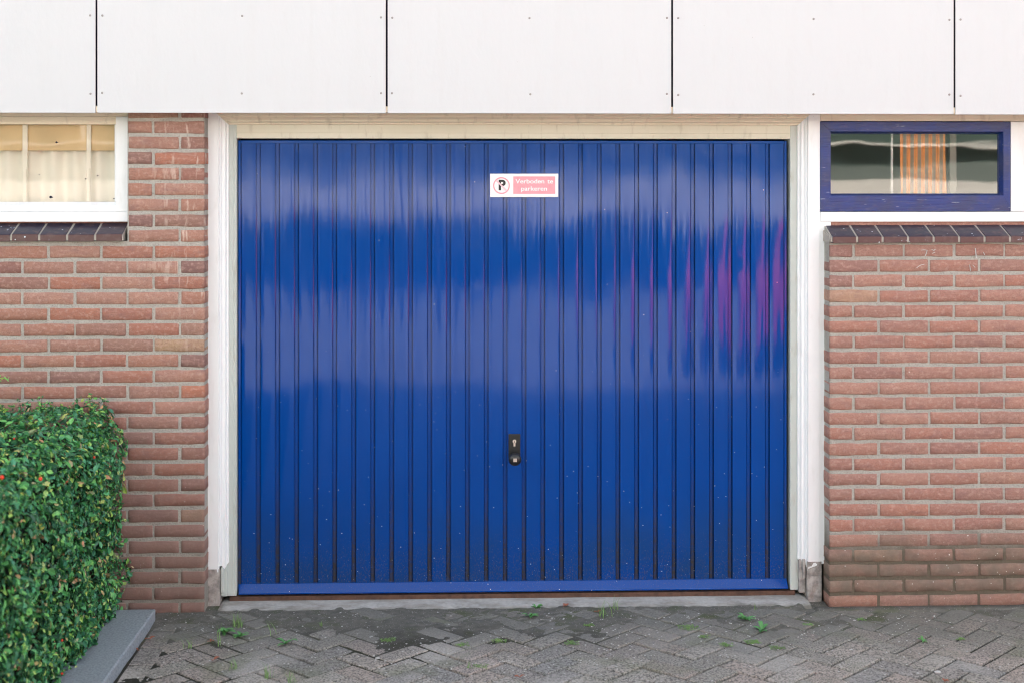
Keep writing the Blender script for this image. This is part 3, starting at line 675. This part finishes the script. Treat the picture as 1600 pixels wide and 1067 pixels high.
for u0, u1, lab in ((34, 46, 'pale upright bar behind the upper left window pane, left of centre'), (134, 145, 'pale upright bar behind the upper left window pane, near its right jamb')):
    a = P(u0+2, 250, .15)[0]; e = P(u1-2, 250, .15)[0]
    s = MB(); s.box(a, e, .140, .148, 1.6, 2.14); s.box(a+.002, e-.003, .134, .1405, 1.6, P(40, 264, .2)[1]); tag(s.build('upright_bar', M['net'], bevel=.002), lab, 'window stay', 'uprights behind the left window')  # pale upright bars just behind the pane
bl = MB(); bl.box(P(-330, 0, .2)[0], P(198, 0, .2)[0], .152, .158, P(100, 236, .155)[1], 2.14); tag(bl.build('roller_blind', M['amber'], bevel=.002), 'half drawn amber blind behind the upper left window', 'blind')

# ------------------------------------------------------------ ground: threshold, pavers, silt
th = MB(); nX = 120
zt_ = P(800, 933, .13)[1]
rings = []
for i in range(nX+1):
    x = XL+.062+(XR-XL-.122)*i/nX; q = .004*nz(x*6, 1, 1); e = .005*nz(x*3, 4, 4)+.005*nz(x*24, 4, 4)
    rings.append([(x, .30, -.03), (x, .30, zt_-.004), (x, .12, zt_-.003+q*.4), (x, .07+e*.4, zt_-.006+q), (x, .02+e, -.001+q), (x, -.008+e*1.5, -.012), (x, -.008+e, -.03)])
th.loft(rings, cap=True); tag(th.build('threshold', M['conc'], smooth=True), 'worn grey concrete threshold strip under the garage door', 'threshold')
st = MB(); st.loft([[(x, .19, zt_-.006), (x, .19, ZD0+.003), (x, .137+.003*nz(x*9, 2), ZD0+.001), (x, .132+.003*nz(x*9, 2), zt_-.006)] for x in [SXL-.03+(SXR-SXL+.05)*i/60 for i in range(61)]], cap=True)
tag(st.build('sill_strip', M['rust']), 'rusty brown strip in the gap between the blue door and the concrete threshold', 'sill strip')
pv = MB(); LP, WP, J = .208, .104, .0105
def ground_z(x, y): return .006*nz(x*1.3, y*1.3, 2)-.004-.010*min(1, max(0, (x-1.2)/.5))
def paver(cx, cy, ang):
    c, s = math.cos(ang), math.sin(ang); l = LP/2-J/2+random.uniform(-.001, .001); wd = WP/2-J/2
    if not (-1.30 < cx < 4.2 and -6.5 < cy < -.03): return
    if ang != R(90) and cx < -1.11: return
    tz = random.uniform(-.003, .003); tx, ty = random.uniform(-.012, .012), random.uniform(-.012, .012)
    col = tint(); n0 = len(pv.f); r = .004
    near = cy > -2.2
    def ring(a, b_, dz): 
        pts = []
        for px, py in ((-a, -b_), (0, -b_), (a, -b_), (a, b_), (0, b_), (-a, b_)) if near else ((-a, -b_), (a, -b_), (a, b_), (-a, b_)):
            if near: px += .0022*nz(cx*50+px*30, cy*50+py*30, 1); py += .0022*nz(cx*50+px*30, cy*50+py*30, 7)
            X = cx+px*c-py*s; Y = cy+px*s+py*c; pts.append((X, Y, ground_z(cx, cy)+tz+px*tx+py*ty+dz))
        return pts
    pv.loft([ring(l, wd, -.03), ring(l, wd, -.004), ring(l-.0015, wd-.0015, -.001), ring(l-r, wd-r, 0)], cap=True)
    pv.c += [col]*(len(pv.f)-n0)
# herringbone lattice, rotated 45 degrees
a0 = R(45); ca, sa = math.cos(a0), math.sin(a0)
for i in range(-90, 90):
    for j in range(-90, 90):
        # unit: staircase of horizontal+vertical pavers, W=WP
        for kind in (0, 1):
            bx = WP*(i)+0; 
            # positions on integer grid: horizontal paver covers (x,y),(x+1,y) where (x-y)%4==0; vertical covers (x,y),(x,y+1) where (x-y)%4==2... 
            if kind == 0 and (i-j) % 4 == 0: gxp, gyp, ang = (i+1)*WP, (j+.5)*WP, 0
            elif kind == 1 and (i-j) % 4 == 3: gxp, gyp, ang = (i+.5)*WP, (j+1)*WP, R(90)
            else: continue
            X = gxp*ca-gyp*sa+.03; Y = gxp*sa+gyp*ca-2
            paver(X, Y, ang+a0)
for q in range(31): paver(-1.226, -.14-q*.2085, R(90))
tag(pv.build('paving', M['paver']), kind='structure')
# silt and moss that fills the joints and buries the pavers near the door
sl = MB(); NXs, NYs = 300, 150; X0, X1, Y0, Y1 = -1.30, 2.9, -2.1, .10
for j in range(NYs+1):
    for i in range(NXs+1):
        x = X0+(X1-X0)*i/NXs; y = Y0+(Y1-Y0)*j/NYs
        near = max(0, min(1, (y+.62+.45*nz(x*1.7, y*1.7, 6))/.38))*(1 if x < 1.3 else .8)
        if x < -.6: near = max(near, min(1, (-.6-x)/.4)*.75)
        z = ground_z(x, y)-.0120+near*.0125+.0035*nz(x*7, y*7, 3)+.002*nz(x*30, y*30, 3)+.0008*nz(x*90, y*90, 3)
        if y > -.03: z = max(z, -.004+.007*nz(x*22, y*22, 8)+.004*nz(x*5, 1, 8)) if x < 1.5 else z
        if x > 1.5 and y > -.06: z = max(z, -.016)
        sl.v.append((x, y, z))
for j in range(NYs):
    for i in range(NXs): a = j*(NXs+1)+i; sl.f.append((a, a+1, a+NXs+2, a+NXs+1))
tag(sl.build('joint_silt', M['silt'], smooth=True), kind='stuff', label='dark mossy silt between and over the pavers', cat='silt')
MB().box(-1.3, 4.3, -6.6, .12, -.046, -.022).build('paving_bed', M['silt'])['kind'] = 'structure'
MB().box(-6, -1.38, -6.6, .12, -.043, -.008).build('planting_bed', M['soil'])['kind'] = 'structure'
# long concrete strip at foot of right wall
fs = MB(); rr = []
for i in range(81):
    x = XR-.05+(3.6-XR)*i/80; e = .010*nz(x*5, 2, 2)
    rr.append([(x, .02, -.03), (x, .0, -.008+.003*nz(x*9, 1, 1)), (x, -.045+e, -.010+.003*nz(x*12, 5, 1)), (x, -.06+e, -.018), (x, -.06+e, -.03)])
fs.loft(rr, cap=True); tag(fs.build('concrete_strip', M['silt'], smooth=True), 'narrow dirty concrete strip along the foot of the right brick wall', 'concrete strip')

# kerb stones beside the hedge
def kerbstone(y0, y1, lab):
    x0, x1 = -1.475, -1.285; mb = MB(); r = .006; rings = []
    for i in range(25):
        y = y0+(y1-y0)*i/24; e = .0015*nz(y*8, x1); q = .010 if i in (0, 24) else 0
        rings.append([(x0, y, -.04), (x0, y, .044-q*.3), (x1-.10, y, .046-q*.3+.001*nz(y*9, 1)), (x1-r-e, y, .046-q*.3), (x1-.002-e, y, .044-q*.3), (x1-e-q*.2, y, .038), (x1-e-q*.2, y, -.04)])
    mb.loft(rings, cap=True); o = mb.build('kerb_stone', M['kerb'], smooth=False, bevel=.002); tag(o, lab, 'kerb stone', 'kerb stones along the hedge')
kerbstone(-.995, -.10, 'blue-grey kerb stone between hedge and paving, its end nearest the brick wall')
kerbstone(-1.998, -1.003, 'blue-grey kerb stone at the bottom edge of the picture, cut off by it')
for i, y in enumerate((-3.0, -4.01)): kerbstone(y, y+.995, 'kerb stone nearer the camera than the picture shows, number %s along' % ('one', 'two')[i]) if 0 else None

# ------------------------------------------------------------ hedge
hg = empty('hedge', (-2.3, -1.0, 0)); tag(hg, 'dense clipped green hedge in the lower left corner with a few red berries', 'hedge')
def leaf(mb, p, nrm, sz, col):
    up = Vector((random.gauss(0, .6), random.gauss(0, .6), 1)); t = nrm.cross(up); 
    if t.length < .05: t = Vector((1, 0, 0))
    t.normalize(); a = random.uniform(0, 6.28); d = (Matrix.Rotation(a, 3, nrm) @ t).normalized(); s = nrm.cross(d).normalized()
    wd = sz*random.uniform(.19, .30); cup = nrm*sz*.10
    b0 = p-d*sz*.5; tip = p+d*sz*.5-nrm*sz*.12; m1 = p-d*sz*.12; m2 = p+d*sz*.22
    n0 = len(mb.v)
    mb.v += [tuple(q) for q in (b0, m1+s*wd+cup, m2+s*wd*.8+cup*.8, tip, m2-s*wd*.8+cup*.8, m1-s*wd+cup, m1, m2)]
    for f in ((0, 1, 6), (1, 2, 7, 6), (2, 3, 7), (0, 6, 5), (6, 7, 4, 5), (7, 3, 4)):
        mb.f.append(tuple(n0+i for i in f)); mb.c.append(col)
HX0, HX1, HY0, HY1, HZ = -3.3, -1.435, -2.05, -.03, .89
lf = MB()
def surf(x, y, z): return .04*nz(x*3.5, y*3.5, z*3.5)+.035*nz(x*9, y*9, z*9)+.02*nz(x*22, y*22, z*22)
def leafcol():
    r = random.random()
    return (min(1, max(0, random.gauss(.42, .24))) if r > .08 else (random.uniform(.85, .93) if r > .02 else random.uniform(.95, 1)), random.random()**2, 0)
def scatter(cnt, face):
    for _ in range(cnt):
        a, b_ = random.random(), random.random(); dp = abs(random.gauss(0, .03))
        y = HY0+(HY1-HY0)*a
        if face == 'side':
            z = .02+(HZ-.02)*b_; rnd = max(0, z-HZ+.18); x = HX1-rnd*rnd*2.6; nr = Vector((1, 0, .25+rnd*6)); x += surf(x, y, z)-dp
        elif face == 'top':
            x = HX0+(HX1-HX0)*b_**.8; rnd = max(0, x-HX1+.18); z = HZ-rnd*rnd*2.6+surf(x, y, 1)-dp; nr = Vector((rnd*6, 0, 1))
        else:
            x = HX0+(HX1-HX0)*a; z = .02+(HZ-.02)*b_; y = HY0+surf(x, 0, z)+dp; nr = Vector((0, -1, .2))
        if y > -.012: y = -.012-random.random()*.01
        nr = (nr.normalized()*1.1+Vector((random.gauss(0, .5), random.gauss(0, .5), random.gauss(0, .5)))).normalized()
        p = Vector((x, y, z)); lf.v; leaf(lf, p, nr, random.choice((.018, .024, .030, .038))*random.uniform(.85, 1.15), leafcol())
scatter(13500, 'side'); scatter(11000, 'top'); scatter(5000, 'front')
# shoots that stick out above the clipped top and side
tw = MB()
def shoot(p0, d, ln, nlf, sz=.02, light=False):
    p0 = Vector(p0); d = Vector(d).normalized(); pts = []
    for i in range(7):
        t = i/6; pts.append(p0+d*ln*t+Vector((.008*math.sin(t*4+p0.x*30), .006*math.sin(t*5), -.01*t*t)))
    tw.loft([[tuple(q+Vector((math.cos(a), math.sin(a), 0))*.0016*(1-i*.12)) for a in (0, 2.1, 4.2)] for i, q in enumerate(pts)], cap=True)
    for i in range(nlf):
        q = pts[random.randrange(1, 7)]+Vector([random.gauss(0, .007) for _ in range(3)])
        c = (random.uniform(.6, .93), 0, 0) if light else leafcol(); leaf(lf, q, Vector([random.gauss(0, 1) for _ in range(3)]).normalized(), sz*random.uniform(.7, 1.1), c)
def onwall(u, v, y): x, z = P(u, v, y); return (x, y, z)
shoot(onwall(152, 650, -.06), (-.35, 0, 1), .10, 26); shoot(onwall(158, 650, -.07), (.1, 0, 1), .085, 26); shoot(onwall(150, 655, -.06), (.5, 0, 1), .09, 16); shoot(onwall(140, 628, -.06), (-1, 0, .35), .06, 8)
shoot(onwall(66, 655, -.08), (-.1, 0, 1), .10, 18, light=True); shoot(onwall(62, 650, -.08), (.15, 0, 1), .06, 10, light=True)
shoot(onwall(-8, 592, -.06), (1, 0, .25), .055, 10, light=True); shoot(onwall(-30, 640, -.06), (.3, 0, 1), .10, 16); shoot(onwall(5, 655, -.06), (-.1, 0, 1), .07, 22); shoot(onwall(102, 650, -.07), (.1, 0, 1), .05, 8, light=True); shoot(onwall(125, 655, -.07), (.2, 0, 1), .045, 10)
for _ in range(46):
    y = random.uniform(-1.9, -.06); z = random.uniform(.1, .86); x = HX1+surf(HX1, y, z)-.02; shoot((x, y, z), (1, random.gauss(0, .5), random.uniform(-.2, .8)), random.uniform(.025, .055), 7)
for _ in range(26):
    x = random.uniform(-2.3, HX1-.06); shoot((x, random.uniform(-.14, -.05), HZ-.03), (random.gauss(0, .4), 0, 1), random.uniform(.05, .11), 14, light=random.random() < .3)
for _ in range(90):
    y = random.uniform(-2, -.06); x = random.uniform(-2.6, HX1-.03); shoot((x, y, HZ-.02), (random.gauss(0, .4), random.gauss(0, .4), 1), random.uniform(.03, .065), 8, light=random.random() < .5)
lf.build('foliage', M['leaf'], hg, fixn=False)
for _ in range(500):
    y = random.uniform(-2, -.05); z = random.uniform(.0, .8); x = HX1-.06; d = Vector((random.uniform(.2, 1), random.gauss(0, .5), random.uniform(.2, 1))).normalized(); p0 = Vector((x-.05, y, z))
    tw.loft([[tuple(p0+d*q+Vector((0, math.cos(a)*.002, math.sin(a)*.002))) for a in (0, 2.1, 4.2)] for q in (0, .05, .09)], cap=True)
tag(tw.build('twigs', M['twig'], hg), kind='stuff')
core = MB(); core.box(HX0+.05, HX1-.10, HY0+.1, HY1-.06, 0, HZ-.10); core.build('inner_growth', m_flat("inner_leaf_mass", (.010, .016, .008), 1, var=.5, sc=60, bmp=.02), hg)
def hit(u, v):  # on the hedge skin: side face or top
    x_ = (u-800)/F; y_ = (v-HY)/F; c, s = math.cos(YAW), math.sin(YAW); dx, dy, dz = s+x_*c, c-x_*s, -y_
    t = (HZ-H)/dz; X, Y = dx*t, dy*t-D
    if X < HX1-.02: return Vector((X, Y, HZ+.012))
    t = HX1/dx; return Vector((HX1+.02, dy*t-D, H+dz*t))
for u, v, r in ((3, 751, .0075), (54, 748, .0072), (139, 714, .005), (96, 752, .003), (88, 1000, .005), (88, 1052, .005), (22, 690, .004)):
    p_ = hit(u, v); s = MB(); s.loft([[(p_.x+r*q*math.cos(a), p_.y+r*q*math.sin(a), p_.z+r*h) for a in [i*math.pi/4 for i in range(8)]] for q, h in ((.3, -.95), (.8, -.6), (1, 0), (.8, .6), (.3, .95))], cap=True)
    s.build('berry', M['berry'], hg, smooth=True)

# ------------------------------------------------------------ weeds, leaves, chips
def blade(mb, p, az, ln, lean, wd):
    d = Vector((math.cos(az), math.sin(az), 0)); s = Vector((-d.y, d.x, 0)); rg = []
    for i in range(5):
        t = i/4; q = p+d*ln*lean*t*t+Vector((0, 0, ln*(t-.25*lean*t*t))); ww = wd*(1-t)**.7*(.6+.4*min(1, t*4))/2+.0001
        rg.append([tuple(q-s*ww), tuple(q+Vector((0, 0, -ww*.3))), tuple(q+s*ww)])
    mb.loft(rg, close=False)
def wleaf(mb, p, az, ln, wd, lift=.5):
    d = Vector((math.cos(az), math.sin(az), 0)); s = Vector((-d.y, d.x, 0)); rg = []
    for i, k in enumerate((.15, .7, 1, .75, .08)):
        t = i/4; q = p+d*ln*t+Vector((0, 0, .004+lift*ln*math.sin(t*2.2)*.6)); rg.append([tuple(q-s*wd*k/2+Vector((0, 0, .002))), tuple(q), tuple(q+s*wd*k/2+Vector((0, 0, .002)))])
    mb.loft(rg, close=False)
WG = 'weeds growing in the paving joints'
def weed(kind, u, v, size, n, label, name=None):
    x, y = G(u, v); z = ground_z(x, y)-.003; root = Vector((x, y, z)); mb = MB()
    for i in range(n):
        az = random.uniform(0, 6.28)
        if kind == 'grass': blade(mb, root+Vector((random.gauss(0, size*.18), random.gauss(0, size*.15), 0)), az, size*random.uniform(.5, 1.05), random.uniform(.1, .9), .0035)
        elif kind == 'leafy': wleaf(mb, root, az, size*random.uniform(.5, 1), size*.30, random.uniform(.2, .9))
        else: 
            q = root+Vector((max(-size*.9, min(size*.9, random.gauss(0, size*.55))), max(-size*.8, min(size*.8, random.gauss(0, size*.45))), 0)); mb.poly([root+Vector((-.001, 0, .003)), q+Vector((0, 0, .005)), root+Vector((.001, 0, .003))]); wleaf(mb, q, az, .007, .004, .5)
    o = mb.build(name or {'grass': 'grass_tuft', 'leafy': 'weed', 'mat': 'creeping_weed'}[kind], M['grass'] if kind != 'leafy' else M['weed'], fixn=False)
    tag(o, label, 'weed' if kind != 'grass' else 'grass tuft', WG)
weed('grass', 372, 976, .075, 26, 'tallest grass tuft before the left door post')
weed('leafy', 350, 988, .06, 14, 'leafy green weed just left of the tall grass tuft at the left post')
weed('leafy', 376, 993, .045, 12, 'low leafy weed straight below the tall grass tuft at the left post')
weed('grass', 337, 1008, .10, 4, 'few long pale grass blades at the far left of the paving, beside an orange leaf')
weed('grass', 429, 990, .085, 3, 'single broad grass blade leaning left, right of the leafy weeds at the left post')
weed('leafy', 447, 1004, .055, 7, 'flat dark green leafy weed right of the pale stone patch')
weed('grass', 296, 1010, .05, 8, 'small yellowish grass tuft nearest the kerb stone')
weed('grass', 365, 1044, .055, 12, 'yellow-green grass tuft below the pale patch on the left')
weed('grass', 420, 1056, .06, 18, 'grass tuft at the bottom edge of the picture, left part')
weed('grass', 456, 1064, .06, 8, 'thin grass blades cut by the bottom edge, just right of a grass tuft')
weed('grass', 502, 976, .03, 10, 'tiny pale grass tuft near the threshold, left third of the door')
weed('mat', 606, 1000, .03, 60, 'low creeping weed below the left centre of the door')
weed('leafy', 828, 962, .045, 10, 'small bright weed left below the lock, one of a close pair by the threshold')
weed('leafy', 838, 948, .03, 12, 'small bright weed on the threshold edge, upper one of a close pair')
weed('grass', 946, 962, .085, 18, 'tall grass tuft standing against the threshold right of the lock')
weed('grass', 958, 950, .075, 9, 'thin grass blades just right of the tall tuft against the threshold')
weed('mat', 722, 1007, .03, 50, 'sparse creeping weed below the middle of the door')
weed('mat', 780, 1000, .03, 60, 'creeping weed patch under the lock, left of a darker one')
weed('mat', 893, 1002, .03, 60, 'creeping green patch right below the lock')
weed('mat', 920, 975, .02, 46, 'small creeping patch left of the tall tuft at the threshold')
weed('grass', 732, 1042, .03, 10, 'tiny grass tuft near the bottom edge under the middle of the door')
weed('mat', 750, 1040, .03, 40, 'creeping weed near the bottom edge under the middle of the door')
weed('mat', 1075, 978, .045, 90, 'spread creeping weed among gravel below the right half of the door')
weed('leafy', 1165, 966, .05, 13, 'bushy green weed near the threshold under the red reflection')
weed('grass', 1176, 950, .07, 3, 'slender grass blades on the threshold near the right post')
weed('leafy', 1190, 982, .065, 8, 'star-shaped leafy weed below the slender grass near the right post')
weed('mat', 1176, 1001, .03, 110, 'bright creeping weed cushion under the star-shaped weed')
weed('mat', 1135, 1005, .03, 60, 'yellowish creeping weed left of the bright cushion')
weed('mat', 1100, 992, .025, 40, 'small creeping weed left above the yellowish one')
weed('mat', 1216, 1010, .03, 50, 'sparse creeping weed right of the bright cushion')
weed('leafy', 1443, 997, .035, 7, 'single small bright weed on the open paving at the right')
weed('mat', 1500, 993, .02, 30, 'faint yellowish weed right of the single bright weed')
weed('mat', 1262, 972, .02, 50, 'mossy weed cushion in the joint before the right plinth')
weed('mat', 1345, 962, .02, 40, 'moss cushion at the foot of the right wall')
LG = 'fallen leaves and litter on the paving'
def dead(u, v, sz, label, m='dry'):
    x, y = G(u, v); r = Vector((x, y, ground_z(x, y)+.003)); mb = MB()
    for i in range(3): wleaf(mb, r, random.uniform(0, 6.28), sz, sz*.6, .5)
    tag(mb.build('fallen_leaf', M[m], fixn=False), label, 'leaf', LG)
dead(329, 1003, .018, 'orange fallen leaf beside the pale grass blades on the left')
dead(334, 1032, .026, 'pinkish crumpled leaf below the orange leaf on the left')
dead(234, 999, .022, 'brown fallen leaf lying against the kerb stone, upper one'); dead(216, 1016, .016, 'small reddish leaf lying against the kerb stone, lower one')
dead(884, 948, .024, 'reddish dead leaf on the threshold right below the lock'); dead(934, 957, .018, 'pale pink dead leaf at the root of the tall grass tuft')
dead(812, 1058, .02, 'orange dead leaf at the bottom edge under the lock'); dead(1476, 1062, .018, 'orange dead leaf at the bottom edge on the right')
gv = MB(); random.seed(5)
def stone(x, y, r, fl=.5):
    z = ground_z(x, y)+.001; gv.loft([[(x+r*q*math.cos(a)*1.2, y+r*q*math.sin(a), z+r*h*fl) for a in [i*math.pi/3+random.uniform(-.3, .3) for i in range(6)]] for q, h in ((.8, -.5), (1, .2), (.5, .9))], cap=True)
for _ in range(3200):
    u = random.uniform(180, 1620); v = 955+112*random.random()**1.2; x, y = G(u, v)
    if x < -1.25: continue
    dn = .5+nz(x*3, y*3, 11)
    if random.random() > dn*(1.25 if 560 < u < 1320 else .7): continue
    stone(x, y, random.choice((.0012, .0016, .0020, .0026, .0036)))
for u, v, r in ((1093, 991, .009), (1120, 996, .004), (660, 997, .005), (897, 1003, .004), (1488, 975, .008), (1335, 963, .006), (1404, 960, .006), (1465, 1044, .012), (1434, 1046, .006), (1330, 1010, .006), (590, 1027, .009), (1290, 1004, .007)):
    x, y = G(u, v); stone(x, y, r, .35)
tag(gv.build('gravel', M['grit'], fixn=False), kind='stuff', label='scattered pale grit and small stones', cat='gravel')
